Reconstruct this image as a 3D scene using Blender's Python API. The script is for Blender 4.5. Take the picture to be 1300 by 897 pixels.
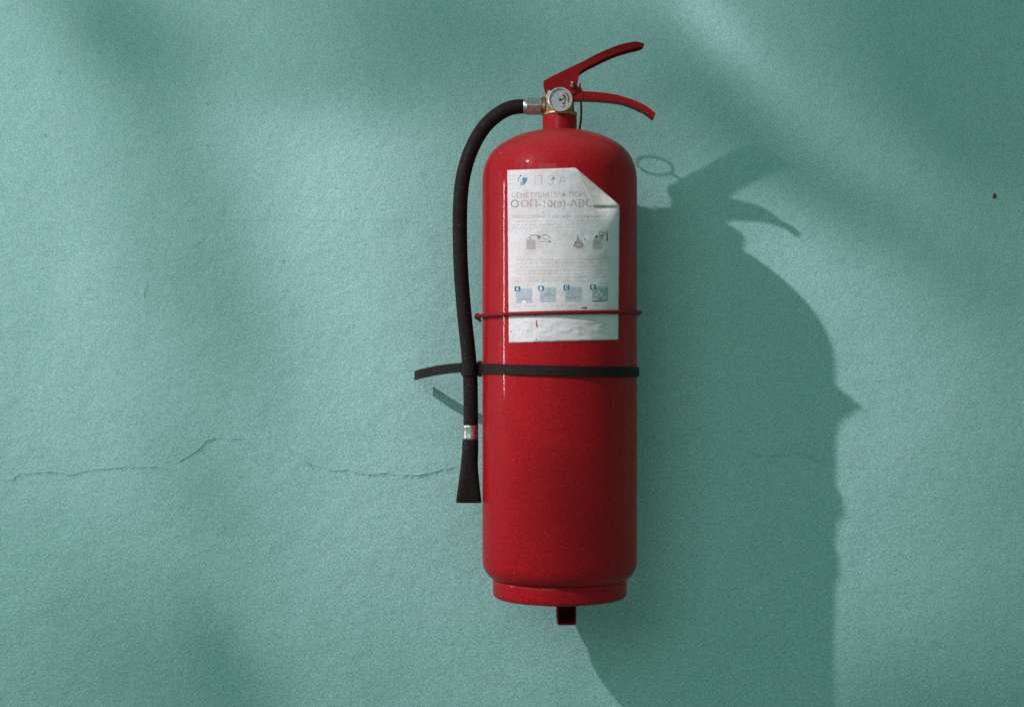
import bpy, bmesh, math, random
from mathutils import Vector, Matrix, noise
random.seed(7)

# ------------------------------------------------------------------ units
# "u" = 0.9 mm.  x to the right, y into the wall, z up; the extinguisher axis
# stands at y = 0, the wall face at y = D, the camera at y = -F.
S, H0 = 0.0009, 1.20
F, D = 1940.0, 138.0
def W(x, y, z): return Vector((x*S, y*S, z*S + H0))
def at(px, py, y=0.0):
    k = 1 + y/F
    return ((px-650)*k, y, (448.5-py)*k)

scene = bpy.context.scene
for o in list(bpy.data.objects): bpy.data.objects.remove(o)
COL = scene.collection

# ------------------------------------------------------------------ camera
cam = bpy.data.cameras.new('camera'); cam.sensor_width = 36.0
cam.lens = 36.0*F/1300.0; cam.clip_start = 0.02; cam.clip_end = 50
camo = bpy.data.objects.new('camera', cam); COL.objects.link(camo)
camo.location = W(0, -F, 0); camo.rotation_euler = (math.pi/2, 0, 0)
scene.camera = camo

# ------------------------------------------------------------------ room light
world = bpy.data.worlds.new('World'); scene.world = world; world.use_nodes = True
bg = world.node_tree.nodes['Background']
bg.inputs[0].default_value = (0.62, 1.0, 0.90, 1); bg.inputs[1].default_value = 0.285

# the lamp that throws the hard shadow, up to the left of the camera; its light
# arrives dappled, so the lamp has a soft gobo pattern (direction -> brightness)
LP = (-2150.0, -1620.0, 1840.0)
sp = bpy.data.lights.new('dappled_lamp', 'SPOT'); spo = bpy.data.objects.new('dappled_lamp', sp)
COL.objects.link(spo); spo.location = W(*LP)
spo.rotation_euler = (W(60, D, -40) - W(*LP)).to_track_quat('-Z', 'Y').to_euler()
sp.energy = 240.0; sp.color = (0.97, 0.81, 0.93); sp.spot_size = math.radians(75); sp.spot_blend = 0.3
sp.shadow_soft_size = 26*S
sp.use_nodes = True
nt = sp.node_tree; N = nt.nodes; LK = nt.links
em = [n for n in N if n.type == 'EMISSION'][0]
def mth(op, a, b=None, c=None):
    n = N.new('ShaderNodeMath'); n.operation = op
    for i, v in enumerate((a, b, c)):
        if v is None: continue
        if isinstance(v, (int, float)): n.inputs[i].default_value = v
        else: LK.new(v, n.inputs[i])
    return n.outputs[0]
geo = N.new('ShaderNodeNewGeometry')
sep = N.new('ShaderNodeSeparateXYZ'); LK.new(geo.outputs['Incoming'], sep.inputs[0])
kk = F/(F+D); reach = D - LP[1]
# where a ray of the lamp lands on the wall (hundreds of u, x right, y down)
GU = mth('MULTIPLY_ADD', mth('DIVIDE', sep.outputs[0], sep.outputs[1]), reach*kk/100, (650+LP[0]*kk)/100)
GV = mth('MULTIPLY_ADD', mth('DIVIDE', sep.outputs[2], sep.outputs[1]), -reach*kk/100, (448.5-LP[2]*kk)/100)
# slow wobble of the pattern so no patch has a clean outline
cmb = N.new('ShaderNodeCombineXYZ'); LK.new(GU, cmb.inputs[0]); LK.new(GV, cmb.inputs[1])
nz = N.new('ShaderNodeTexNoise'); nz.inputs['Scale'].default_value = 0.42; nz.inputs['Detail'].default_value = 1.5
LK.new(cmb.outputs[0], nz.inputs['Vector'])
sepn = N.new('ShaderNodeSeparateColor'); LK.new(nz.outputs['Color'], sepn.inputs[0])
GU2 = mth('ADD', GU, mth('MULTIPLY_ADD', sepn.outputs[0], 0.36, -0.18))
GV2 = mth('ADD', GV, mth('MULTIPLY_ADD', sepn.outputs[1], 0.36, -0.18))
# (centre, half sizes, direction in degrees clockwise from +x, gain)
GOBO = [
    (205, 50, 150, 70, 38, -0.054),
    (130, 10, 120, 60, 30, -0.603),
    (250, 300, 210, 62, 68, -0.827),
    (300, 480, 140, 55, 70, 0.074),
    (235, 850, 170, 85, 62, -0.649),
    (180, 700, 150, 70, 60, 0.421),
    (520, 30, 190, 95, 8, -0.833),
    (700, 60, 160, 90, 20, -0.141),
    (850, 150, 110, 50, 30, -0.197),
    (70, 260, 75, 250, 0, 0.192),
    (60, 130, 60, 110, 0, -0.108),
    (420, 260, 105, 190, -12, 0.629),
    (400, 170, 90, 60, 20, 0.125),
    (500, 620, 150, 170, 0, 0.681),
    (420, 420, 120, 120, 0, 0.227),
    (908, 26, 95, 18, 45, 1.201),
    (990, 110, 110, 26, 43, -0.161),
    (1130, 230, 120, 40, 40, 0.434),
    (890, 85, 80, 20, 43, -0.191),
    (930, 150, 160, 36, 40, -0.532),
    (1060, 245, 160, 40, 30, -0.480),
    (1200, 330, 160, 60, 35, -0.522),
    (1230, 40, 190, 130, 30, -1.504),
    (1260, 190, 130, 90, 40, -0.496),
    (1150, 100, 120, 70, 40, 0.030),
    (1085, 420, 130, 80, 55, 0.425),
    (1000, 320, 70, 45, 45, 0.533),
    (1120, 640, 110, 240, 0, 0.645),
    (1310, 700, 110, 300, 0, -0.165),
    (450, 960, 500, 90, 0, -0.082),
    (1150, 940, 300, 110, 0, -1.360),
    (60, 500, 90, 120, 0, 0.069),
    (60, 900, 150, 120, 0, -0.265),
    (560, 420, 80, 200, 0, 0.085),
    (930, 620, 110, 200, 0, 0.639),
    (910, 1000, 130, 170, 0, 1.421),
    (900, 330, 80, 80, 0, 0.033),
    (640, 870, 90, 90, 0, 0.409),
    (195, 150, 90, 40, 75, 0.045),
    (230, 280, 90, 38, 66, 0.394),
    (300, 420, 80, 38, 60, -0.025),
    (280, 830, 90, 35, 60, -0.485),
    (270, 640, 80, 45, 50, -0.419),
    (110, 420, 90, 50, 65, 0.107),
    (150, 90, 80, 30, 45, -0.097),
    (420, 110, 120, 35, 5, -0.401),
]
gvec = N.new('ShaderNodeCombineXYZ'); LK.new(GU2, gvec.inputs[0]); LK.new(GV2, gvec.inputs[1])
tot = None
for (cx, cy, sx, sy, ang, amp) in GOBO:
    mp = N.new('ShaderNodeMapping'); mp.vector_type = 'TEXTURE'; LK.new(gvec.outputs[0], mp.inputs['Vector'])
    mp.inputs['Location'].default_value = (cx/100, cy/100, 0)
    mp.inputs['Rotation'].default_value = (0, 0, math.radians(ang))
    mp.inputs['Scale'].default_value = (sx/100, sy/100, 1)
    dt = N.new('ShaderNodeVectorMath'); dt.operation = 'DOT_PRODUCT'
    LK.new(mp.outputs[0], dt.inputs[0]); LK.new(mp.outputs[0], dt.inputs[1])
    tot = mth('MULTIPLY_ADD', mth('POWER', math.exp(-0.7), dt.outputs['Value']), amp, 0.0 if tot is None else tot)
lev = mth('MAXIMUM', mth('ADD', mth('ADD', tot, 0.983), mth('MULTIPLY', mth('SUBTRACT', GU, 6.5), 0.0237)), 0.04)
LK.new(lev, em.inputs['Strength'])

# a tall narrow window far to the left, grazing along the wall: the thin line on the paint
al = bpy.data.lights.new('side_window', 'AREA'); alo = bpy.data.objects.new('side_window', al)
COL.objects.link(alo); al.shape = 'RECTANGLE'; al.size = 42*S; al.size_y = 560*S
alo.location = W(-1650, -8, 190)
alo.rotation_euler = (math.radians(90), 0, math.radians(-90))
al.energy = 6.0; al.color = (0.96, 0.95, 1.0)

# added soft fill for the ambient, behind and to the left of the camera
rl = bpy.data.lights.new('ambient_fill', 'AREA'); rlo = bpy.data.objects.new('ambient_fill', rl)
COL.objects.link(rlo); rl.shape = 'RECTANGLE'; rl.size = 1.3; rl.size_y = 1.0
rlo.location = W(-1000, -2900, 1050); rlo.rotation_euler = (W(0, D, -50) - W(-1000, -2900, 1050)).to_track_quat('-Z', 'Y').to_euler()
rl.energy = 17.0; rl.color = (0.64, 1.0, 0.92)

vs = scene.view_settings
vs.view_transform = 'Standard'; vs.look = 'None'; vs.exposure = 0.0; vs.gamma = 1.0
vs.use_curve_mapping = False
scene.render.resolution_x, scene.render.resolution_y = 1024, 706
scene.render.engine = 'CYCLES'

# ------------------------------------------------------------------ materials
class Mat:
    def __init__(s, name):
        s.m = bpy.data.materials.new(name); s.m.use_nodes = True
        s.t = s.m.node_tree; s.b = s.t.nodes['Principled BSDF']
        s.tc = s.t.nodes.new('ShaderNodeTexCoord')
    def n(s, t, **kw):
        n = s.t.nodes.new(t)
        for k, v in kw.items():
            if k in n.inputs: n.inputs[k].default_value = v
            else: setattr(n, k, v)
        return n
    def l(s, a, b): s.t.links.new(a, b)
    def set(s, **kw):
        for k, v in kw.items():
            k = k.replace('_', ' ')
            s.b.inputs[k].default_value = (*v, 1) if isinstance(v, tuple) else v
        return s
    def noise(s, scale, detail=2, rough=0.5, stretch=None):
        nz = s.n('ShaderNodeTexNoise', Scale=scale, Detail=detail, Roughness=rough)
        if stretch:
            mp = s.n('ShaderNodeMapping'); mp.inputs['Scale'].default_value = stretch
            s.l(s.tc.outputs['Object'], mp.inputs[0]); s.l(mp.outputs[0], nz.inputs['Vector'])
        else: s.l(s.tc.outputs['Object'], nz.inputs['Vector'])
        return nz.outputs['Fac']
    def rng(s, v, a, b, c=0.0, d=1.0):
        r = s.n('ShaderNodeMapRange'); s.l(v, r.inputs[0])
        for i, x in zip((1, 2, 3, 4), (a, b, c, d)): r.inputs[i].default_value = x
        return r.outputs[0]
    def mix(s, f, a, b, mode='MIX'):
        x = s.n('ShaderNodeMix', data_type='RGBA', blend_type=mode)
        for i, v in ((0, f), (6, a), (7, b)):
            if isinstance(v, tuple): x.inputs[i].default_value = (*v, 1)
            elif isinstance(v, (int, float)): x.inputs[i].default_value = v
            else: s.l(v, x.inputs[i])
        return x.outputs[2]
    def bump(s, h, strength, dist, prev=None):
        b = s.n('ShaderNodeBump', Strength=strength, Distance=dist); s.l(h, b.inputs['Height'])
        if prev is not None: s.l(prev, b.inputs['Normal'])
        return b.outputs[0]
    def col(s, c): s.l(c, s.b.inputs['Base Color']); return s
    def nor(s, c): s.l(c, s.b.inputs['Normal']); return s
    def rgh(s, c): s.l(c, s.b.inputs['Roughness']); return s

def wall_mat():
    m = Mat('teal_wall_paint').set(Roughness=0.62, Specular_IOR_Level=0.35)
    def nz(scale, detail=2, rough=0.5, stretch=(1, 1, 1)):
        a = m.n('ShaderNodeMapping'); a.inputs['Rotation'].default_value = (0.62, 0.41, 0.53); a.inputs['Scale'].default_value = (1, 1, 1)
        b = m.n('ShaderNodeMapping'); b.inputs['Scale'].default_value = stretch
        t = m.n('ShaderNodeTexNoise', Scale=scale, Detail=detail, Roughness=rough)
        m.l(m.tc.outputs['Object'], b.inputs[0]); m.l(b.outputs[0], a.inputs[0]); m.l(a.outputs[0], t.inputs['Vector'])
        return t.outputs['Fac']
    m.noise = nz
    c = m.mix(m.rng(m.noise(2.6, 4, 0.6), 0.35, 0.65), (0.275, 0.500, 0.455), (0.300, 0.520, 0.480))
    c = m.mix(m.rng(m.noise(620, 3, 0.85), 0.36, 0.64), m.mix(1.0, c, (1.22, 1.17, 1.17), 'MULTIPLY'), m.mix(1.0, c, (0.50, 0.58, 0.57), 'MULTIPLY'))
    c = m.mix(m.rng(m.noise(45, 3, 0.6), 0.40, 0.70, 0, 0.35), c, m.mix(1.0, c, (1.10, 0.98, 1.02), 'MULTIPLY'))
    m.col(c)
    n1 = m.bump(m.noise(11, 4, 0.55), 0.5, 0.009)
    n1 = m.bump(m.noise(55, 3, 0.6, (1, 1, 2.6)), 0.30, 0.0020, n1)
    n1 = m.bump(m.noise(330, 3, 0.7), 0.55, 0.0009, n1)
    n1 = m.bump(m.noise(700, 3, 0.8), 0.8, 0.0006, n1)
    return m.nor(n1).m
WALL = wall_mat()

def red_mat(name='red_enamel', base=(0.41, 0.007, 0.012), rough=0.42, coat=0.14, grime=1.0):
    m = Mat(name).set(Roughness=rough, Coat_Weight=coat, Coat_Roughness=0.05, Specular_IOR_Level=0.07)
    c = m.mix(m.rng(m.noise(14, 4, 0.6), 0.3, 0.7), base, tuple(v*0.82 for v in base))
    c = m.mix(m.rng(m.noise(640, 3, 0.85), 0.38, 0.64, 0, 0.95), c, tuple(v*0.34 for v in base))
    st = m.noise(60, 3, 0.6, (7, 7, 0.25)); c = m.mix(m.rng(st, 0.52, 0.78, 0, 0.45), c, tuple(v*0.55 for v in base))
    st = m.noise(75, 3, 0.7, (5, 5, 0.5)); c = m.mix(m.rng(st, 0.66, 0.80, 0, 0.30), c, (0.40, 0.10, 0.10))
    # dry dust: fine grains, thicker towards upward facing surfaces
    g = m.n('ShaderNodeNewGeometry'); sx = m.n('ShaderNodeSeparateXYZ'); m.l(g.outputs['Normal'], sx.inputs[0])
    up = m.rng(sx.outputs[2], 0.15, 0.9, 0.0, 0.09*grime)
    pw = m.n('ShaderNodeMath', operation='MULTIPLY'); m.l(up, pw.inputs[0]); m.l(m.rng(m.noise(500, 3, 0.8), 0.3, 0.65), pw.inputs[1])
    c = m.mix(pw.outputs[0], c, (0.42, 0.30, 0.27))
    vo = m.n('ShaderNodeTexVoronoi', Scale=210.0); m.l(m.tc.outputs['Object'], vo.inputs['Vector'])
    sc = m.n('ShaderNodeSeparateColor'); m.l(vo.outputs['Color'], sc.inputs[0])
    dot = m.n('ShaderNodeMath', operation='MULTIPLY')
    m.l(m.rng(vo.outputs['Distance'], 0.04, 0.09, 0.7, 0), dot.inputs[0]); m.l(m.rng(sc.outputs[0], 0.94, 0.97), dot.inputs[1])
    c = m.mix(dot.outputs[0], c, (0.62, 0.52, 0.48))
    m.col(c)
    m.rgh(m.rng(m.noise(120, 3, 0.6), 0.3, 0.7, rough-0.05, rough+0.14))
    cb = m.bump(m.noise(70, 2, 0.5), 0.02, 0.001)
    m.l(m.bump(m.noise(300, 2), 0.03, 0.0004, cb), m.b.inputs['Coat Normal'])
    return m.nor(m.bump(m.noise(520, 2, 0.6), 0.12, 0.0005)).m
RED = red_mat()
REDM = red_mat('red_painted_steel', (0.34, 0.008, 0.012), 0.5, 0.08, 0.5)
REDW = red_mat('red_plastic_wire', (0.25, 0.010, 0.013), 0.55, 0.1, 0.3)

def rubber_mat(name, base, dust):
    m = Mat(name).set(Roughness=0.6, Specular_IOR_Level=0.12)
    c = m.mix(m.rng(m.noise(420, 4, 0.8), 0.52, 0.78, 0, 0.4*dust), base, (0.14, 0.12, 0.115))
    vo = m.n('ShaderNodeTexVoronoi', Scale=260.0); m.l(m.tc.outputs['Object'], vo.inputs['Vector'])
    sc = m.n('ShaderNodeSeparateColor'); m.l(vo.outputs['Color'], sc.inputs[0])
    dot = m.n('ShaderNodeMath', operation='MULTIPLY')
    m.l(m.rng(vo.outputs['Distance'], 0.05, 0.14, dust, 0), dot.inputs[0]); m.l(m.rng(sc.outputs[0], 0.80, 0.88), dot.inputs[1])
    c = m.mix(dot.outputs[0], c, (0.45, 0.42, 0.40)); m.col(c)
    m.rgh(m.rng(m.noise(200, 3), 0.3, 0.7, 0.45, 0.8))
    return m.nor(m.bump(m.noise(600, 3, 0.7), 0.35, 0.0006)).m
HOSE = rubber_mat('black_hose_rubber', (0.012, 0.0065, 0.006), 0.6)
STRAP = rubber_mat('black_strap_rubber', (0.012, 0.0065, 0.006), 0.3)

def metal_mat(name, base, rough, dirt=(0.10, 0.07, 0.05), amt=0.6):
    m = Mat(name).set(Metallic=1.0)
    f = m.rng(m.noise(260, 4, 0.7), 0.42, 0.72, 0, amt)
    m.col(m.mix(f, base, dirt)); m.rgh(m.rng(m.noise(300, 3), 0.3, 0.7, rough-0.08, rough+0.15))
    return m.nor(m.bump(m.noise(500, 2), 0.2, 0.0004)).m
STEEL = metal_mat('dull_zinc_steel', (0.60, 0.58, 0.55), 0.34)
BRASS = metal_mat('tarnished_brass', (0.46, 0.28, 0.13), 0.38, (0.12, 0.05, 0.03), 0.8)
DARKM = metal_mat('dark_steel_pin', (0.16, 0.11, 0.10), 0.45)

def plain(name, c, rough=0.7, var=0.15, scale=500, alpha=None, fade=None, spec=0.3):
    m = Mat(name).set(Roughness=rough, Specular_IOR_Level=spec)
    m.col(m.mix(m.rng(m.noise(scale, 3, 0.7), 0.3, 0.7), c, tuple(min(1, v*(1-var)) for v in c)))
    if alpha is not None:
        m.l(m.rng(m.noise(fade or 300, 3, 0.7), 0.38, 0.62, alpha[0], alpha[1]), m.b.inputs['Alpha'])
    return m.m
def paper_mat():
    m = Mat('worn_white_paper').set(Roughness=0.62, Specular_IOR_Level=0.25)
    c = m.mix(m.rng(m.noise(650, 3, 0.8), 0.35, 0.68), (0.61, 0.60, 0.585), (0.42, 0.41, 0.40))
    c = m.mix(m.rng(m.noise(30, 4, 0.6), 0.48, 0.72, 0, 0.60), c, (0.42, 0.35, 0.31))
    m.col(c)
    b = m.bump(m.noise(45, 3, 0.5, (1, 1, 2.5)), 0.25, 0.002)
    return m.nor(m.bump(m.noise(700, 2), 0.2, 0.0004, b)).m
PAPER = paper_mat()
FLAP = plain('stained_paper_back', (0.52, 0.48, 0.45), 0.8, 0.3, 330)
INK_PINK = plain('faded_red_ink', (0.44, 0.32, 0.31), 0.7, 0.2, 500, (0.05, 0.85), 380)
INK_PALE = plain('faded_pale_ink', (0.48, 0.42, 0.40), 0.7, 0.2, 500, (0.0, 0.6), 260)
INK_GREY = plain('faded_grey_ink', (0.40, 0.40, 0.40), 0.7, 0.2, 500, (0.0, 0.5), 350)
INK_DARK = plain('dark_ink', (0.055, 0.075, 0.08), 0.7, 0.3, 500, (0.55, 1.0), 600)
INK_TEAL = plain('teal_ink', (0.008, 0.130, 0.185), 0.6, 0.2)
INK_WING = plain('blue_wing_ink', (0.045, 0.22, 0.31), 0.6, 0.2)
INK_BLUE = plain('pale_blue_ink', (0.36, 0.47, 0.50), 0.7, 0.2, 500, (0.2, 0.9), 420)
INK_GB = plain('pale_grey_blue_ink', (0.30, 0.38, 0.40), 0.7, 0.3, 500, (0.1, 0.85), 420)
INK_WHITE = plain('white_ink', (0.70, 0.74, 0.75), 0.7, 0.1)
INK_TAUPE = plain('taupe_ink', (0.42, 0.39, 0.38), 0.7, 0.25, 500, (0.35, 0.85), 420)
TEAR = plain('red_torn_spot', (0.33, 0.02, 0.02), 0.6, 0.4)
DIAL = plain('gauge_dial_white', (0.42, 0.43, 0.42), 0.6, 0.35, 700)
BLACK = plain('black_print', (0.02, 0.02, 0.02), 0.6, 0.1)
DGREEN = plain('dial_green', (0.06, 0.16, 0.07), 0.6, 0.1)
DRED = plain('dial_red', (0.30, 0.06, 0.04), 0.6, 0.1)
GROOVE = plain('dirty_crack', (0.10, 0.19, 0.175), 0.9, 0.4, 300)
RUST = plain('rusty_brown', (0.15, 0.050, 0.028), 0.9, 0.5, 900)
def glass_mat():
    m = Mat('gauge_glass').set(Roughness=0.12, Transmission_Weight=1.0, IOR=1.2, Alpha=0.35, Base_Color=(0.9, 0.92, 0.92))
    return m.m
GLASS = glass_mat()

# ------------------------------------------------------------------ builders
ROOT = {}
def thing(name, label, cat, base):
    o = bpy.data.objects.new(name, None); COL.objects.link(o); o.location = W(*base)
    o.empty_display_size = 0.05; o['label'] = label; o['category'] = cat; ROOT[o] = o.location.copy()
    return o
def root_of(p):
    while p.parent: p = p.parent
    return p
def obj(name, verts, faces, mat, parent=None, smooth=True, label=None, bevel=0, solid=0, auto=None):
    """verts in u; one mesh object, its origin at its thing's base"""
    off = ROOT.get(root_of(parent), Vector()) if parent else Vector()
    me = bpy.data.meshes.new(name)
    me.from_pydata([W(*v) - off for v in verts], [], faces); me.update()
    bm = bmesh.new(); bm.from_mesh(me); bmesh.ops.recalc_face_normals(bm, faces=bm.faces); bm.to_mesh(me); bm.free()
    me.materials.append(mat)
    if smooth:
        me.shade_smooth()
        if auto: me.set_sharp_from_angle(angle=math.radians(auto))
    o = bpy.data.objects.new(name, me); COL.objects.link(o)
    if parent: o.parent = parent
    if label: o['label'] = label
    if solid:
        md = o.modifiers.new('thick', 'SOLIDIFY'); md.thickness = solid*S; md.offset = -1
    if bevel:
        md = o.modifiers.new('edge', 'BEVEL'); md.width = bevel*S; md.segments = 2; md.limit_method = 'ANGLE'; md.angle_limit = math.radians(40)
    return o
def join(*parts):
    V, Fc = [], []
    for v, f in parts:
        n = len(V); V += list(v); Fc += [tuple(i+n for i in q) for q in f]
    return V, Fc
def lathe(profile, seg=64, c=(0, 0, 0), axis='z', cap=True):
    """profile (r, h) along the axis through c"""
    V, Fc = [], []
    for r, h in profile:
        for k in range(seg):
            a = 2*math.pi*k/seg; p, q = r*math.cos(a), r*math.sin(a)
            if axis == 'z': V.append((c[0]+p, c[1]+q, c[2]+h))
            elif axis == 'y': V.append((c[0]+p, c[1]+h, c[2]+q))
            else: V.append((c[0]+h, c[1]+p, c[2]+q))
    n = len(profile)
    for i in range(n-1):
        for k in range(seg):
            k2 = (k+1) % seg
            Fc.append((i*seg+k, i*seg+k2, (i+1)*seg+k2, (i+1)*seg+k))
    if cap:
        Fc.append(tuple(range(seg))); Fc.append(tuple((n-1)*seg+k for k in range(seg)))
    return V, Fc
def catmull(P, n=8):
    P = [Vector(p) for p in P]; out = []
    for i in range(len(P)-1):
        p0, p1, p2, p3 = P[max(i-1, 0)], P[i], P[i+1], P[min(i+2, len(P)-1)]
        for k in range(n):
            t = k/n
            out.append(0.5*((2*p1) + (p2-p0)*t + (2*p0-5*p1+4*p2-p3)*t*t + (3*p1-p0-3*p2+p3)*t**3))
    out.append(P[-1]); return out
def sweep(path, rad, seg=20, closed=False, flat=1.0, up=(0, 0, 1)):
    """tube along the path; rad a number or function of 0..1"""
    V, Fc = [], []; n = len(path); prev = None
    for i, p in enumerate(path):
        a = path[(i-1) % n] if (closed or i > 0) else path[i]
        b = path[(i+1) % n] if (closed or i < n-1) else path[i]
        t = (b-a).normalized()
        if prev is None:
            u = Vector(up); u = (u - t*u.dot(t))
            if u.length < 1e-3: u = Vector((1, 0, 0)); u = u - t*u.dot(t)
        else: u = prev - t*prev.dot(t)
        u.normalize(); prev = u; w = t.cross(u)
        r = rad(i/(n-1)) if callable(rad) else rad
        for k in range(seg):
            an = 2*math.pi*k/seg
            V.append(tuple(p + u*math.cos(an)*r + w*math.sin(an)*r*flat))
    m = n if closed else n-1
    for i in range(m):
        j = (i+1) % n
        for k in range(seg):
            k2 = (k+1) % seg; Fc.append((i*seg+k, i*seg+k2, j*seg+k2, j*seg+k))
    if not closed:
        Fc.append(tuple(range(seg))); Fc.append(tuple((n-1)*seg+k for k in range(seg)))
    return V, Fc
def box(x0, x1, y0, y1, z0, z1):
    V = [(x, y, z) for x in (x0, x1) for y in (y0, y1) for z in (z0, z1)]
    return V, [(0, 1, 3, 2), (4, 6, 7, 5), (0, 4, 5, 1), (2, 3, 7, 6), (0, 2, 6, 4), (1, 5, 7, 3)]
def ribbon(path, nrm, half, thick):
    """flat band: path points, per-point outward normal and height direction z"""
    V, Fc = [], []
    for p, n in zip(path, nrm):
        p, n = Vector(p), Vector(n)
        for dz, dn in ((-half, 0), (-half, thick), (half, thick), (half, 0)):
            V.append(tuple(p + Vector((0, 0, dz)) + n*dn))
    m = len(path)
    return V, m

# ------------------------------------------------------------------ wall
def wall_build():
    nx, nz = 160, 120; x0, x1, z0, z1 = -1500, 1500, -1150, 1100
    V, Fc = [], []
    for j in range(nz+1):
        for i in range(nx+1):
            x = x0+(x1-x0)*i/nx; z = z0+(z1-z0)*j/nz
            h = 1.6*noise.noise((x/210, z/260, 3.1)) + 0.7*noise.noise((x/80, z/95, 8.0))
            V.append((x, D+1.6+h*0.7, z))
    for j in range(nz):
        for i in range(nx):
            a = j*(nx+1)+i; Fc.append((a, a+1, a+nx+2, a+nx+1))
    o = obj('wall', V, Fc, WALL); o['kind'] = 'structure'
    for p in o.data.polygons: pass
    # face normals must look at the room
    if o.data.polygons[0].normal.y > 0: o.data.flip_normals()
    md = o.modifiers.new('thick', 'SOLIDIFY'); md.thickness = 60*S; md.offset = -1
    return o
wall = wall_build()
def wall_h(x, z): return D+1.6+0.7*(1.6*noise.noise((x/210, z/260, 3.1)) + 0.7*noise.noise((x/80, z/95, 8.0)))
def wall_y(x, z):
    sx_, sz_ = 3000/160, 2250/120
    i_, j_ = math.floor((x+1500)/sx_), math.floor((z+1150)/sz_); fx_, fz_ = (x+1500)/sx_-i_, (z+1150)/sz_-j_
    h = lambda a, b: wall_h(-1500+a*sx_, -1150+b*sz_)
    return (h(i_, j_)*(1-fx_)+h(i_+1, j_)*fx_)*(1-fz_) + (h(i_, j_+1)*(1-fx_)+h(i_+1, j_+1)*fx_)*fz_
def crack(pts, w=1.6, h=0.9, gap=0.55, name='crack', parent=wall, jit=1.5):
    P = []
    for (a, b), (c, d) in zip(pts[:-1], pts[1:]):
        n = max(3, int(math.hypot(c-a, d-b)/2.4))
        for k in range(n): P.append((a+(c-a)*k/n, b+(d-b)*k/n))
    P.append(pts[-1]); V1, V2 = [], []; n = len(P)
    for i, (x, y) in enumerate(P):
        e = min(1, min(i, n-1-i)/max(1.0, min(6.0, n/4)) + 0.12); m = 0.55+0.9*abs(noise.noise((x/17, y/17, 5)))
        y += jit*(1.2*noise.noise((x/9, y/9, 1.3)) + 0.8*noise.noise((x/3.5, y/3.5, 4.3)))
        X, _, Z = at(x, y, D); Y = wall_y(X, Z)+0.15
        ww, hh, gg = 1.25*w*e*m, 1.7*h*e*m, 1.45*gap*e*m
        a, b = P[max(i-1, 0)], P[min(i+1, n-1)]; tx, tz = b[0]-a[0], a[1]-b[1]; l = math.hypot(tx, tz) or 1
        nx_, nz_ = -tz/l, tx/l                      # across the crack, in the wall plane
        for q, dy in ((ww+gg, 0), (gg+0.25, -hh), (gg*0.6, -0.1), (-gg*0.6, -0.1), (-gg-0.25, -hh*0.75), (-ww*0.8-gg, 0)):
            V1.append((X+nx_*q, Y+dy, Z+nz_*q))
    F1, F2 = [], []
    for i in range(n-1):
        for k in range(5):
            q = (i*6+k, i*6+k+1, i*6+k+7, i*6+k+6)
            (F2 if k == 2 else F1).append(q)
    me = obj(name, V1, F1+F2, WALL, parent)
    me.data.materials.append(GROOVE)
    for p in list(me.data.polygons)[len(F1):]: p.material_index = 1
    return me
crack([(4,609),(15,610),(25,602),(50,600),(70,600),(90,604),(110,597),(150,594),(180,593),(204,593)])
crack([(222,588),(238,581),(255,569),(261,559),(280,557),(312,557)], 1.6, 1.0, 0.65)
crack([(355,560),(372,577),(385,586),(405,594),(420,598),(440,597),(465,603),(490,600),(515,604),(535,604),(555,598),(582,592)], 1.7, 1.15, 0.75)
crack([(940,570),(960,577),(985,580),(1000,577),(1020,575),(1050,592)], 1.5, 0.9, 0.7)
crack([(1088,655),(1110,674),(1128,692),(1152,711)], 1.3, 0.8, 0.6)
crack([(182,381),(184,370),(188,357)], 1.2, 0.7, 0.5, 'scratch', jit=0.6)
crack([(238,320),(250,311),(262,300)], 1.4, 0.6, 0.25, 'scratch', jit=0.6)
crack([(345,688),(342,700),(340,712)], 0.8, 0.4, 0.3, 'scratch', jit=0.6)
crack([(522,708),(545,710),(570,718),(604,728)], 1.6, 0.5, 0.15, 'scratch')
crack([(517,665),(535,666)], 1.0, 0.5, 0.3, 'scratch')
crack([(225,281),(300,280.5),(380,280),(462,281)], 1.8, 0.22, 0.0, 'trowel_line', jit=0.5)
crack([(4,291),(40,292),(78,290)], 1.8, 0.4, 0.0, 'trowel_line', jit=0.5)
crack([(200,527),(245,523),(300,520)], 1.8, 0.22, 0.0, 'trowel_line', jit=1)
crack([(1040,752),(1120,752),(1200,754)], 1.6, 0.22, 0.0, 'trowel_line', jit=0.5)
for (sx_, sy_) in [(74,92),(57,172),(194,277),(234,108),(262,185),(426,239),(451,265),(359,331),(241,165),(352,832),(330,255),(262,132)]:
    crack([(sx_-1.5, sy_+1.2), (sx_+0.2, sy_), (sx_+1.5, sy_-1.4)], 1.3, 0.9, 0.9, 'pinhole', jit=0.3)
def rust_spot():
    X, _, Z = at(1263, 249, D); Y = wall_y(X, Z)
    V = [(X, Y-1.0, Z)]; n = 14
    for r, dy in ((0.6, -0.8), (1.0, 0.25)):
        for k in range(n):
            a = 2*math.pi*k/n; q = 1+0.25*noise.noise((math.cos(a)*1.4, math.sin(a)*1.4, 4))
            V.append((X+2.9*r*q*math.cos(a), Y+dy, Z+4.6*r*q*math.sin(a)))
    Fc = [(0, 1+k, 1+(k+1) % n) for k in range(n)] + [(1+k, 1+n+k, 1+n+(k+1) % n, 1+(k+1) % n) for k in range(n)]
    obj('paint_chip', V, Fc, RUST, wall, label='small rusty brown chip in the paint')
rust_spot()

# ------------------------------------------------------------------ wall bracket
AX = 60.5; R = 98.0
br = thing('wall_bracket', 'red steel wall bracket with thin hoop round cylinder and square foot under base', 'bracket', (AX, D, -338))
v, f = box(AX-20, AX+20, D-3.5, D+1.2, -338, 120); obj('back_plate', v, f, REDM, br, False, bevel=0.8)
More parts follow.
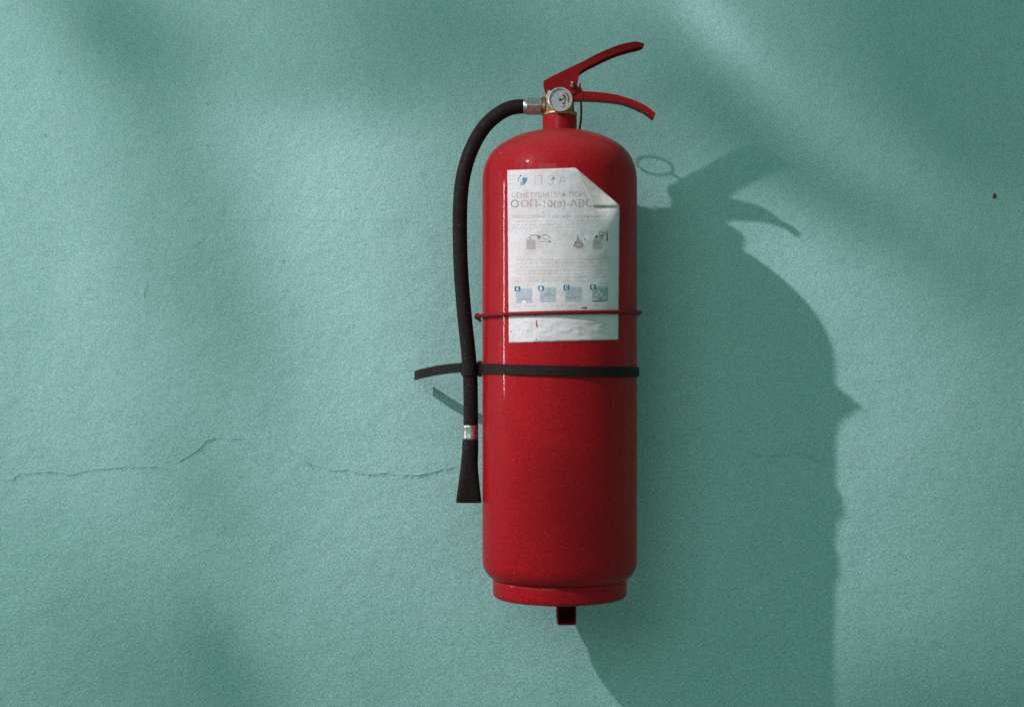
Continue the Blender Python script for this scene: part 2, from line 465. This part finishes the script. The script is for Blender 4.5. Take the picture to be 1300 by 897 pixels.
# hoop: thick red wire bent round the front, legs running back to the wall
hp = []
HR, HF = 101.9, 100.8
def hz(x): return 49.2 + 0.020*(x-AX)
for t in range(5): hp.append((AX-HR-2.2, D-4-(D-4)*t/5, hz(AX-HR)-2.6*(1-t/5)))
for k in range(49):
    a = math.pi*k/48; hp.append((AX-HR*math.cos(a), -HF*math.sin(a)-0.4, hz(AX-HR*math.cos(a))))
for t in range(1, 6): hp.append((AX+HR+0.8, (D-4)*t/5, hz(AX+HR)))
v, f = sweep([Vector(p) for p in hp], 2.45, 12); obj('hoop', v, f, REDW, br)
v, f = join(lathe([(0.5, -3.2), (4.0, -3), (4.4, 0), (4.0, 3), (0.5, 3.2)], 16, (AX-HR-2.2, 2, hz(AX-HR)-0.4), 'y'))
obj('hoop_catch', v, f, REDW, br)
# foot: open square tube sticking out of the wall below the base ring
fy, fx0, fx1, fz0, fz1 = -38, 56.2, 80.2, -338.0, -307.6
def foot():
    t = 2.0; V = []; Fc = []
    def ring(y, i):
        e = 3.0 if not i else 1.6
        x0, x1, z0, z1 = fx0+i, fx1-i, fz0+i, fz1-i; out = []
        for cx, cz, a0 in ((x1-e, z1-e, 0), (x0+e, z1-e, 90), (x0+e, z0+e, 180), (x1-e, z0+e, 270)):
            for k in range(4):
                a = math.radians(a0+30*k); out.append((cx+e*math.cos(a), y, cz+e*math.sin(a)))
        return out
    R4 = [ring(8, t), ring(fy+0.5, t), ring(fy, t*0.75), ring(fy, t*0.25), ring(fy+0.5, 0), ring(8, 0)]
    for r in R4: V += r
    for i in range(5):
        for k in range(16):
            k2 = (k+1) % 16; Fc.append((i*16+k, i*16+k2, (i+1)*16+k2, (i+1)*16+k))
    Fc.append(tuple(range(16)))
    return V, Fc
v, f = join(foot(), box(fx0+7, fx1-3, 2, D-2, -316, -308.4)); obj('foot', v, f, REDM, br, auto=45)

# ------------------------------------------------------------------ extinguisher
ex = thing('fire_extinguisher', 'tall red fire extinguisher with black hose hung on the teal wall', 'extinguisher', (AX, 0, -307))
prof = [(20,283.0),(30,281.6),(42,279),(52,275.8),(60,272.6),(68,268.6),(75,264.4),(81,259.8),(86,254.6),(90,249),(93,243),(95.6,236),(97.2,228.5),(98,219),
        (98,180),(98,100),(98,0),(98,-120),(98,-246)]+[(72+26*math.cos(math.radians(t)), -262-26*math.sin(math.radians(t))) for t in range(0, 85, 7)]
v, f = lathe(prof, 128, (AX, 0, 0)); obj('cylinder', v, f, RED, ex)
# base ring with rolled edges
v, f = lathe([(76,-280),(82.6,-283),(83.9,-284.6),(84.7,-286.2),(84.8,-289),(84.8,-302),(84.2,-305.6),(82.8,-307),(81.4,-306),(80.8,-300),(80,-291.5)], 128, (AX, 0, 0), cap=False)
obj('base_ring', v, f, RED, ex)
# neck collar
v, f = lathe([(21.6,278),(21.9,298),(21.6,300),(20.5,301),(12,301)], 48, (AX, 0, 0)); obj('neck', v, f, RED, ex, auto=40)

# valve
XV = AX
vb = join(lathe([(17,300.8),(17,304),(16,305),(16,325),(14.5,330),(8,333)], 40, (XV, 0, 0)),
          lathe([(9.5,-22.5),(9.5,-8)], 24, (XV, 0, 313.5), 'x'), box(XV-17, XV+16, -12, 12, 304.5, 327))
valve = obj('valve', *vb, BRASS, ex, auto=35, bevel=0.7)
v, f = lathe([(14,300.9),(21.5,301),(22.3,302),(22.3,304),(21.4,305.2),(16.5,305.6)], 48, (XV, 0, 0)); obj('washer', v, f, BRASS, valve, auto=40)
v, f = lathe([(12,-22.4),(12.2,-19),(11.4,-18)], 32, (XV, 0, 313.4), 'x'); obj('outlet_flange', v, f, BRASS, valve, auto=35)
v, f = lathe([(11.2,-42.5),(11.9,-41.6),(11.9,-23.4),(11.2,-22.6)], 6, (XV, 0, 313.4), 'x'); obj('hose_nut', v, f, STEEL, valve, False, bevel=0.9)
v, f = lathe([(9.6,-46),(10.2,-45),(10.2,-42)], 32, (XV, 0, 313.4), 'x'); obj('hose_crimp', v, f, STEEL, valve, auto=40)

# pressure gauge facing the room
gx, gy, gz = at(711.2, 126.2, -33)
g0 = lathe([(5,22),(5,10),(13.5,9.5),(15.0,8),(15.4,6),(15.4,0.6),(14.8,0),(13.6,0),(13.2,0.8),(13.2,2.2)], 48, (gx, gy, gz), 'y', cap=False)
gauge = obj('pressure_gauge', *g0, STEEL, ex, auto=35)
v, f = lathe([(13.3,2.0),(0.05,2.0)], 40, (gx, gy, gz), 'y', cap=False); obj('dial', v, f, DIAL, gauge)
def arc(r0, r1, a0, a1, y, n=24):
    V = []; Fc = []
    for k in range(n+1):
        a = math.radians(a0+(a1-a0)*k/n)
        for r in (r0, r1): V.append((gx+r*math.cos(a), gy+y, gz+r*math.sin(a)))
    for k in range(n): Fc.append((2*k, 2*k+1, 2*k+3, 2*k+2))
    return V, Fc
v, f = join(arc(5.6, 7.7, -62, -28, 1.75), arc(5.6, 7.7, 22, 62, 1.75)); obj('dial_scale', v, f, BLACK, gauge)
v, f = arc(5.6, 7.7, -26, 20, 1.75); obj('dial_green_zone', v, f, DGREEN, gauge)
v, f = arc(9.6, 11.6, -20, 55, 1.75); obj('dial_red_zone', v, f, DRED, gauge)
v, f = join(arc(9.4, 10.6, -64, -58, 1.75), arc(9.4, 10.6, -52, -46, 1.75), arc(9.2, 10.8, -76, -70, 1.75)); obj('dial_marks', v, f, BLACK, gauge)
v, f = join(lathe([(1.5,0.9),(1.5,1.9)], 16, (gx, gy, gz), 'y'), sweep([Vector((gx-2, gy+1.4, gz-0.6)), Vector((gx+5.5, gy+1.4, gz+1.5))], 0.35, 6)); obj('needle', v, f, BLACK, gauge)
v, f = lathe([(13.3,0.75),(9,0.45),(4,0.35),(0.05,0.3)], 40, (gx, gy, gz), 'y', cap=False); obj('gauge_glass', v, f, GLASS, gauge)
v, f = lathe([(2.4,-2.2),(2.8,-1.4),(2.8,2)], 20, at(697.3, 117.6, -16), 'y'); obj('pivot_rivet', v, f, STEEL, valve, auto=40)

# levers: pressed steel channels, turned a little towards the room
TURN = 0.03
def lev_pt(px, py, off):
    X, _, Z = at(px, py, 0); y = off + TURN*(X-AX); k = 1+y/F
    return ((px-650)*k, y, (448.5-py)*k)
def plate(outline, off, th):
    n = len(outline)
    base = [at(px, py, 0) for px, py in outline]
    V = [(x, off+TURN*(x-AX), z) for x, _, z in base] + [(x, off+th+TURN*(x-AX), z) for x, _, z in base]
    return V, [tuple(range(n)), tuple(range(2*n-1, n-1, -1))] + [(i, (i+1) % n, n+(i+1) % n, n+i) for i in range(n)]
def web(edge, th, w0, w1, sgn):
    """strip joining the two cheeks along an edge polyline (widths taper along it)"""
    n = len(edge); V = []; Fc = []
    for i, (px, py) in enumerate(edge):
        x, _, z = at(px, py, 0); t = i/(n-1); w = w0+(w1-w0)*t
        for yy, dz in ((-w, 0), (w, 0), (w, -th*sgn), (-w, -th*sgn)):
            V.append((x, yy+TURN*(x-AX), z+dz))
    for i in range(n-1):
        for k in range(4): Fc.append((i*4+k, i*4+(k+1) % 4, i*4+4+(k+1) % 4, i*4+4+k))
    Fc += [(0, 1, 2, 3), tuple((n-1)*4+k for k in (3, 2, 1, 0))]
    return V, Fc
def sm(pts, n=4): return [(p.x, p.y) for p in catmull([(a, b, 0) for a, b in pts], n)]
top = sm([(690,105.5),(705,97.5),(721.5,89.3),(738,81.5),(756,71.8),(779,61.8),(795,57),(808,55.2),(816.5,57.2)])
low = sm([(817,59.3),(811,62.0),(797.7,65.2),(779,71.2),(756,82),(742,89.5),(735.5,94.5)])
foot_l = [(733.6,103),(731.5,116),(729.5,122),(697,122),(693,118),(690.5,110)]
outl = top + low + foot_l
t2 = sm([(690,104.9),(705,96.9),(721.5,88.7),(738,80.9),(756,71.2),(779,61.2),(795,56.4),(808,54.6),(817.2,57.4)])
v, f = join(plate(outl, -13.5, 2.0), plate(outl, 11.5, 2.0), web(t2, 2.2, 13.3, 11.5, 1))
lever = obj('squeeze_lever', v, f, REDM, ex, False, bevel=0.6)
htop = sm([(725,121),(733,118.5),(744.6,117.6),(767.7,119.3),(790.8,123.8),(813.8,132.4),(826,140),(832,145.6)])
hlow = sm([(829,151.2),(822,145.6),(813.8,140.6),(790.8,131.6),(767.7,128.6),(744.6,127.4),(733,127.4),(725,128)])
b2 = sm([(729.6,151.8),(822,146.2)][1:]+[(813.8,141.2),(790.8,132.2),(767.7,129.2),(744.6,128.0),(733,128.0),(725,128.6)])
b2 = sm([(829.4,151.8),(822,146.2),(813.8,141.2),(790.8,132.2),(767.7,129.2),(744.6,128.0),(733,128.0),(725,128.6)])
ear = [(726,119),(728.5,108),(731,106.5),(733.5,113),(735.5,107),(737.2,107.6),(737,112.5),(740,117.6),(740,128),(726,128)]
v, f = join(plate(htop+hlow, -10.5, 2.0), plate(htop+hlow, 8.5, 2.0), web(b2, 2.0, 10.3, 10.3, -1), plate(ear, -11.4, 0.8), plate(ear, 10.6, 0.8), plate([(700,112),(728,108),(729,128),(702,128)], -10.4, 1.8))
handle = obj('carry_handle', v, f, REDM, ex, False, bevel=0.5)
v, f = join(lathe([(1.9,-16.5),(1.9,24)], 16, at(726, 112, 0), 'y'), lathe([(1.0,-18),(2.6,-17.4),(2.8,-15.2)], 16, at(726, 112, 0), 'y'))
pin = obj('pull_pin', v, f, DARKM, ex, auto=40)
v, f = join(lathe([(1.3,-17.6),(1.7,-16.8),(1.7,-14.6)], 12, at(725.4, 108, 0), 'y')); obj('pin_head', v, f, STEEL, pin, auto=40)
# pull ring behind the valve; only its shadow shows from the front
rc = Vector(at(717, 116, 45)); u1 = Vector((0.9, -0.2, -0.55)).normalized(); u2 = Vector((0.42, -0.50, 0.75)); u2 = (u2-u1*u2.dot(u1)).normalized()
v, f = sweep([rc + 15.5*(u1*math.cos(2*math.pi*k/40) + u2*math.sin(2*math.pi*k/40)) for k in range(40)], 1.4, 8, True)
lk = sweep([Vector(at(726, 112, 22)), Vector(at(728, 117, 36)), rc + 15.5*u1], 1.7, 8)
v, f = join((v, f), lk); obj('pin_ring', v, f, DARKM, ex)
# seal wire
w1 = catmull([(at(737.4,129,-6)), at(738.0,140,-4), at(737.6,152,-2), at(736.4,160,6), at(735.6,168,14)], 5)
w2 = catmull([(at(727.6,126,-9)), at(727.4,134,-9), at(727.9,141,-10), at(728.1,147,-11)], 5)
v, f = join(sweep(w1, 1.45, 8), sweep(w2, 1.2, 8)); obj('seal_wire', v, f, REDW, ex)

# hose
hpts = [at(668,135.2), at(657,135.6), at(645,138.4), at(631,146.2), at(616,160), at(603.5,179), at(593.5,203), at(587,230), at(584.4,258), at(583.8,290), at(584.6,330), at(587,370), at(590.6,410), at(594.4,445), at(596.8,475), at(597.6,510), at(597.6,545)]
v, f = sweep(catmull(hpts, 8), 9.3, 28); hose = obj('hose', v, f, HOSE, ex)
hx, _, hz0 = at(597.4, 548.5); s_ = 1
v, f = lathe([(9.4,9.2),(9.9,8.7),(10.0,7),(9.75,5.5),(9.75,-5.5),(10.0,-7),(9.9,-8.6),(9.4,-9.1)], 36, (hx, 0, hz0)); obj('crimp_ferrule', v, f, STEEL, hose, auto=50)
def nozzle():
    sec = [(557.6,597.2,9.0,9.0,2.0),(558.2,597.2,10.2,10.0,2.0),(572,597.0,10.3,10.0,2.1),(588,595.9,10.9,9.8,2.3),(600,595.6,11.8,9.4,2.8),(615,595.3,13.6,8.8,3.6),(632,595.1,15.7,8.4,4.6),(636.2,595.1,16.1,8.3,5),(637.4,595.1,15.6,7.8,5)]
    V = []; Fc = []; n = 40
    for py, cx, a, b, e in sec:
        X, _, Z = at(cx, py)
        for k in range(n):
            t = 2*math.pi*k/n; c, s = math.cos(t), math.sin(t)
            V.append((X+a*math.copysign(abs(c)**(2/e), c), b*math.copysign(abs(s)**(2/e), s), Z))
    for i in range(len(sec)-1):
        for k in range(n): Fc.append((i*n+k, i*n+(k+1) % n, (i+1)*n+(k+1) % n, (i+1)*n+k))
    Fc += [tuple(range(n)), tuple((len(sec)-1)*n+k for k in range(n))]
    return V, Fc
v, f = nozzle(); obj('nozzle', v, f, HOSE, ex, auto=50)

# hose strap: band round the cylinder, loop round the hose, loose tail reaching for the wall
def band(cx, cy, r, zc, half, th, n=96, tilt=0.0, wob=0.0):
    V = []; Fc = []
    for k in range(n):
        a = 2*math.pi*k/n; c, s = math.cos(a), math.sin(a)
        z = zc + tilt*r*c + wob*noise.noise((c*2, s*2, 1))
        for rr, dz in ((r, -half), (r+th, -half+0.4), (r+th, half-0.4), (r, half)): V.append((cx+rr*c, cy+rr*s, z+dz))
    for k in range(n):
        k2 = (k+1) % n
        for j in range(4): Fc.append((k*4+j, k*4+(j+1) % 4, k2*4+(j+1) % 4, k2*4+j))
    return V, Fc
v, f = band(AX, 0, R+0.4, -21.0, 6.4, 2.4, 128, -0.022, 0.5)
strap = obj('hose_strap', v, f, STRAP, ex, auto=40)
lx = at(596.6, 468)[0]
v, f = band(lx, 0, 9.4, -19.6, 8.6, 2.2, 40, -0.02); obj('strap_loop', v, f, STRAP, strap, auto=40)
v, f = box(lx+10, lx+15.5, -6, 4, -29.5, -9.5); obj('strap_clip', v, f, STRAP, strap, False, bevel=1.2)
tp = [(586,466.8,-3),(578,467.0,14),(566,468.4,40),(553,470.4,64),(541,472.8,82),(532.5,474.9,97),(527,476.6,119)]
cen = [Vector(at(*p)) for p in tp]; cen = catmull(cen, 5)
V = []; Fc = []
for i, p in enumerate(cen):
    t = (cen[min(i+1, len(cen)-1)]-cen[max(i-1, 0)]).normalized(); n_ = Vector((t.y, -t.x, 0)).normalized()
    hlf = 6.2; lean = 0.06
    for dz, dn in ((-hlf, -1.1), (-hlf, 1.1), (hlf, 1.1), (hlf, -1.1)): V.append(tuple(p+n_*dn+Vector((0.0, 0, dz))))
for i in range(len(cen)-1):
    for k in range(4): Fc.append((i*4+k, i*4+(k+1) % 4, i*4+4+(k+1) % 4, i*4+4+k))
Fc += [(0, 1, 2, 3), tuple((len(cen)-1)*4+k for k in (3, 2, 1, 0))]
obj('strap_tail', V, Fc, STRAP, strap, auto=40)

# ------------------------------------------------------------------ label
def lift(px, py):
    d2 = ((px-790)/20)**2 + ((py-262)/26)**2
    h = 0.5 + 15.5*math.exp(-d2*0.8)
    h += 2.2*math.exp(-((px-(730+(py-213)*1.19))/7)**2)*(1 if 208 < py < 266 else 0)
    h += 0.38*(noise.noise((px/16, py/9, 2))+0.6*noise.noise((px/6, py/5, 6)))
    if py > 402: h += 1.7*max(0, noise.noise((px/13, py/3.6, 9)))*min(1, (py-402)/6)
    return h
def surf(px, py, h):
    """point on the cylinder, h above it, that lies behind these picture coordinates"""
    r = R+h; a = math.asin(max(-0.98, min(0.98, (px-710.5)/r)))
    for _ in range(12):
        k = (F-r*math.cos(a))/F
        s_ = ((px-650)*k-AX)/r; a = math.asin(max(-0.99, min(0.99, s_)))
    y = -r*math.cos(a)
    return (AX+r*math.sin(a), y, (448.5-py)*(1+y/F))
def label_edge(t):
    x = 644+143*t
    top = 216-3*(t/0.60) if t <= 0.60 else 213+48*((t-0.60)/0.40)
    return x, top, 435-4*t
NX, NY = 72, 96; V = []; Fc = []
for j in range(NY+1):
    for i in range(NX+1):
        t = i/NX; x, tp_, bt = label_edge(t); y = tp_+(bt-tp_)*(j/NY)
        x += 2*(y-213)/220*(1-t) - 2*(y-213)/220*t
        if i in (0, NX): x += 0.5*noise.noise((y/7, i, 2))
        V.append(surf(x, y, lift(x, y)))
for j in range(NY):
    for i in range(NX):
        a = j*(NX+1)+i; Fc.append((a, a+NX+1, a+NX+2, a+1))
lab = obj('label', V, Fc, PAPER, ex, label='worn white paper label with folded corner and faded print')
if lab.data.polygons[0].normal.y > 0: lab.data.flip_normals()
md = lab.modifiers.new('thick', 'SOLIDIFY'); md.thickness = 0.35*S; md.offset = -1
# folded corner: the back of the paper lying over the front
A, B, C = (730.5,213.4), (787,261.4), (753,262.5)
V = []; Fc = []; n = 14; idx = {}
for i in range(n+1):
    for j in range(n+1-i):
        s_, t = i/n, j/n           # weights of B and C
        x = A[0]+(B[0]-A[0])*s_+(C[0]-A[0])*t; y = A[1]+(B[1]-A[1])*s_+(C[1]-A[1])*t
        if j == 0 and 0 < i < n: x += 0.4; y -= 0.4
        e = t*(1-t)*4
        idx[i, j] = len(V); V.append(surf(x, y, lift(x, y)+0.5+1.3*e+0.9*max(0, noise.noise((x/5, y/5, 3)))))
for i in range(n):
    for j in range(n-i):
        Fc.append((idx[i, j], idx[i+1, j], idx[i, j+1]))
        if j < n-i-1: Fc.append((idx[i+1, j], idx[i+1, j+1], idx[i, j+1]))
fl = obj('folded_corner', V, Fc, FLAP, lab, label='folded back corner of the paper, stained brown')
if fl.data.polygons[0].normal.y > 0: fl.data.flip_normals()
md = fl.modifiers.new('thick', 'SOLIDIFY'); md.thickness = 0.3*S; md.offset = -1

# print: flat ink shapes lying on the paper
def ink(name, verts, faces, mat, h=0.22, label=None):
    o = obj(name, [surf(x, y, lift(x, y)+h) for x, y in verts], faces, mat, lab, False, label=label)
    return o
def rect(x0, y0, x1, y1, n=4, sk=0.0):
    V = []; 
    for i in range(n+1):
        x = x0+(x1-x0)*i/n
        for j in range(n+1): V.append((x, y0+(y1-y0)*j/n + sk*(x-x0)))
    return V, [(i*(n+1)+j, i*(n+1)+j+1, (i+1)*(n+1)+j+1, (i+1)*(n+1)+j) for i in range(n) for j in range(n)]
def poly(pts): return pts, [tuple(range(len(pts)))]
def line(pts, w):
    V = []; Fc = []
    for i, (x, y) in enumerate(pts):
        a = pts[max(i-1, 0)]; b = pts[min(i+1, len(pts)-1)]; dx, dy = b[0]-a[0], b[1]-a[1]; l = math.hypot(dx, dy) or 1
        V += [(x-dy/l*w/2, y+dx/l*w/2), (x+dy/l*w/2, y-dx/l*w/2)]
    for i in range(len(pts)-1): Fc.append((2*i, 2*i+1, 2*i+3, 2*i+2))
    return V, Fc
def circ(x, y, r, w, n=28):
    return line([(x+r*math.cos(2*math.pi*k/n), y+r*math.sin(2*math.pi*k/n)) for k in range(n+1)], w)
def text(body, x0, ybase, width, cap, sk=0.0, bold=0.0):
    """lettering as flat faces fitted to a width and cap height"""
    cu = bpy.data.curves.new('lettering', 'FONT'); cu.body = body; cu.size = 1.0; cu.resolution_u = 3; cu.offset = bold
    o = bpy.data.objects.new('lettering', cu); COL.objects.link(o)
    dg = bpy.context.evaluated_depsgraph_get(); me = bpy.data.meshes.new_from_object(o.evaluated_get(dg))
    vs_ = [tuple(v.co) for v in me.vertices]; fs = [tuple(p.vertices) for p in me.polygons]
    bpy.data.objects.remove(o); bpy.data.curves.remove(cu); bpy.data.meshes.remove(me)
    if not vs_: return [], []
    xa = min(v[0] for v in vs_); xb = max(v[0] for v in vs_); ya = min(v[1] for v in vs_); yb = max(v[1] for v in vs_)
    ya = 0 if ya > -0.3 else ya
    return [(x0+(v[0]-xa)/(xb-xa)*width, ybase-(v[1]-ya)/(yb-ya)*cap + sk*((v[0]-xa)/(xb-xa)*width)) for v in vs_], fs
# logo: small bird-like mark with a teal wing
v, f = join(poly([(662.6,226.6),(665,225.6),(669.4,225.4),(668.6,229.6),(666,233.6),(663.6,235.6),(663.2,230)])); ink('logo_wing', v, f, INK_WING)
v, f = join(poly([(660.2,230.8),(661.6,229.8),(662.6,232),(662.6,235.8),(660.4,236.4)])); ink('logo_body', v, f, INK_GB)
v, f = join(poly([(659.4,223.8),(661,221.8),(662.2,223.0),(661.4,224.4)]), line([(659.6,224.5),(658,227.5),(657.6,231)], 0.6)); ink('logo_outline', v, f, INK_DARK)
v, f = join(*[line(p, 0.8) for p in ([(646,223.5),(653,222.8)],[(646,228),(653,227)],[(646,233.5),(653,231.6)],[(664,222.6),(671,222)],[(658,240),(662,238.8)],[(665,242.5),(671,241.5)])]); ink('logo_lines', v, f, INK_GREY)
v, f = text('П З А', 679, 234.5, 40, 12.5); ink('worn_heading', v, f, INK_PALE)
v, f = join(poly([(701,227.5),(703.5,224.8),(704.4,225.8),(702.2,228.2)])); ink('dark_fleck', v, f, INK_DARK)
v, f = text('ОГНЕТУШИТЕЛЬ ПОРО', 649.5, 250.6, 97, 6.6, -0.010, 0.012); ink('printed_title', v, f, INK_PINK)
v, f = circ(653.4, 258.4, 4.4, 0.9); ink('printed_circle', v, f, INK_DARK)
v, f = text('ОП-10(з)-АВС', 661, 263.0, 92, 9.6, -0.008, 0.02); ink('printed_model', v, f, INK_PINK)
v, f = join(line([(648,270.8),(690,269.8),(772,269.4)], 0.9), text('порошковый закачной переносной', 650, 276.5, 118, 4.6, -0.006)); ink('printed_subtitle', v, f, INK_PINK)
def fine_lines(rows, mat, name):
    parts = []
    for (x0, x1, y) in rows:
        x = x0
        while x < x1:
            l = random.uniform(3, 11); parts.append(line([(x, y-0.012*(x-x0)), (min(x+l, x1), y-0.012*(min(x+l, x1)-x0))], random.uniform(0.7, 1.2))); x += l+random.uniform(1, 2.4)
    v, f = join(*parts); ink(name, v, f, mat)
fine_lines([(649, 776, 281), (650, 770, 285.5), (650, 774, 289)], INK_GREY, 'small_print')
fine_lines([(655, 770, y) for y in (330, 334.5, 339, 343.5, 348, 352.5, 357)], INK_GREY, 'small_print')
fine_lines([(652, 765, y) for y in (388.5,)], INK_GREY, 'small_print')
# pictograms: extinguisher spraying, flame, extinguisher being pressed
v, f = join(rect(668,304,679.5,316.5)); ink('pictogram_extinguisher', v, f, INK_TAUPE)
v, f = join(line([(669.5,301.5),(673,301),(673.6,304)], 0.9), line([(672.6,299.4),(678,298.4),(684,299.2)], 0.8), line([(682,300.5),(684.5,303.5)], 0.7),
            line([(688.5,299.5),(691,297.6),(694.5,298.3),(697,300),(699,303.2)], 0.7), line([(689,302),(691,303.6),(697,303.8)], 0.6), line([(686,306.8),(697,306.6)], 0.6), poly([(696.5,305),(700.4,306.6),(696.5,308)]), poly([(693.6,310),(694.6,309.6),(694.8,311),(693.8,311.2)]))
ink('pictogram_lines', v, f, INK_DARK)
v, f = poly([(682,299.6),(686,298.8),(686.4,301.6),(683.2,302.4)]); ink('pictogram_nozzle', v, f, INK_WING)
v, f = join(poly([(728.2,312.4),(730,307.4),(732.6,304.6),(733.4,298.6),(734.6,304),(737.6,306.2),(739.8,309.8),(739.2,313.4),(734.6,314.2)])); ink('pictogram_flame', v, f, INK_TAUPE)
v, f = join(line([(728.2,312.4),(730,307.4),(732.6,304.6),(733.4,298.6),(734.6,304),(737.6,306.2),(739.8,309.8),(739.2,313.4),(734.6,314.2),(728.2,312.4)], 0.8), line([(731,309),(734,306.8),(736.6,309.4)], 0.6), line([(741.4,302),(743,305)], 1.1)); ink('flame_outline', v, f, INK_DARK)
v, f = rect(752.5,304,763.5,315.5); ink('pictogram_extinguisher', v, f, INK_TAUPE)
v, f = join(poly([(754,301.6),(757.4,298.4),(759.6,299),(757.6,302.4)]), circ(763.2,296.2,2.6,0.7), line([(760,300.4),(766.6,299.2)], 1.2), line([(761,303),(766,302)], 1.0), line([(770.6,294),(770.9,304)], 1.3), poly([(769.4,303),(772.4,303),(771,306.8)]))
ink('pictogram_lines', v, f, INK_DARK)
# fire classes
for ch, tx, ty, ix, iy in (('A', 653.2, 363.6, 655.2, 366), ('B', 683.2, 362.8, 685.4, 365), ('C', 715.4, 361.8, 717.4, 364.2), ('E', 749.2, 361.4, 751.6, 363.4)):
    v, f = rect(ix, iy, ix+20.6, iy+18.6, 6, -0.012); ink('class_icon', v, f, INK_BLUE if ch != 'E' else INK_GB)
    v, f = rect(tx, ty, tx+7.2, ty+6.0, 4, -0.012); ink('class_tag', v, f, INK_TEAL, 0.34)
    v, f = text(ch, tx+1.9, ty+5.0, 3.4, 4.0, 0, 0.03); ink('class_letter', v, f, INK_WHITE, 0.46)
v, f = join(line([(657,380.5),(663,378.6),(669,379.8),(675,378.6)], 1.2), line([(690,375),(698,373),(703,376)], 1), line([(697,369),(698,379)], 0.9), line([(692,372),(696,377)], 0.8), line([(719,377),(726,378),(736,376.5)], 1.2)); ink('class_drawing', v, f, INK_GB, 0.34)
for q in (line([(754,380.6),(760.4,369.6),(767.6,380.2)], 0.9), poly([(662,384.2),(665,380.6),(668.4,384)])): ink('class_drawing', *q, INK_WHITE, 0.34)
v, f = line([(752,382.4),(760,381.8),(770,381.2)], 1.2); ink('class_drawing', v, f, INK_DARK, 0.34)
# table at the foot of the label
parts = [line([(648,y),(700,y-0.8),(784,y-2.6)], 0.55) for y in (416, 419.6, 424.0, 428)]
for k in range(22): parts.append(line([(652+6*k+random.uniform(-1.5,1.5), 417.5-0.012*6*k), (652+6*k, 423-0.012*6*k)], 0.5))
v, f = join(*parts); ink('printed_table', v, f, INK_GREY)
# torn spots where the red paint shows
for q in ([(736.6,391.2),(739,390.2),(741,389.4),(742.4,390.4),(743.6,388.8),(745.6,390.4),(745,391.8),(740,391.4)], [(679,400),(680.4,400),(680,402.4),(679.2,402)],
          [(680.4,407),(681.6,406.6),(681.8,412),(683,415),(681.4,415.4),(680.2,412)], [(677,433.6),(678.6,432.8),(679,434.4),(677.4,434.6)]):
    ink('torn_spot', *poly(q), TEAR, 0.3)
for q in ([(647,419.6),(649.6,420),(649.4,421.2),(647.4,421)], [(679.4,430.2),(681.6,429.6),(681.4,431),(679.8,431.4)]):
    ink('dark_fleck', *poly(q), INK_DARK, 0.3)
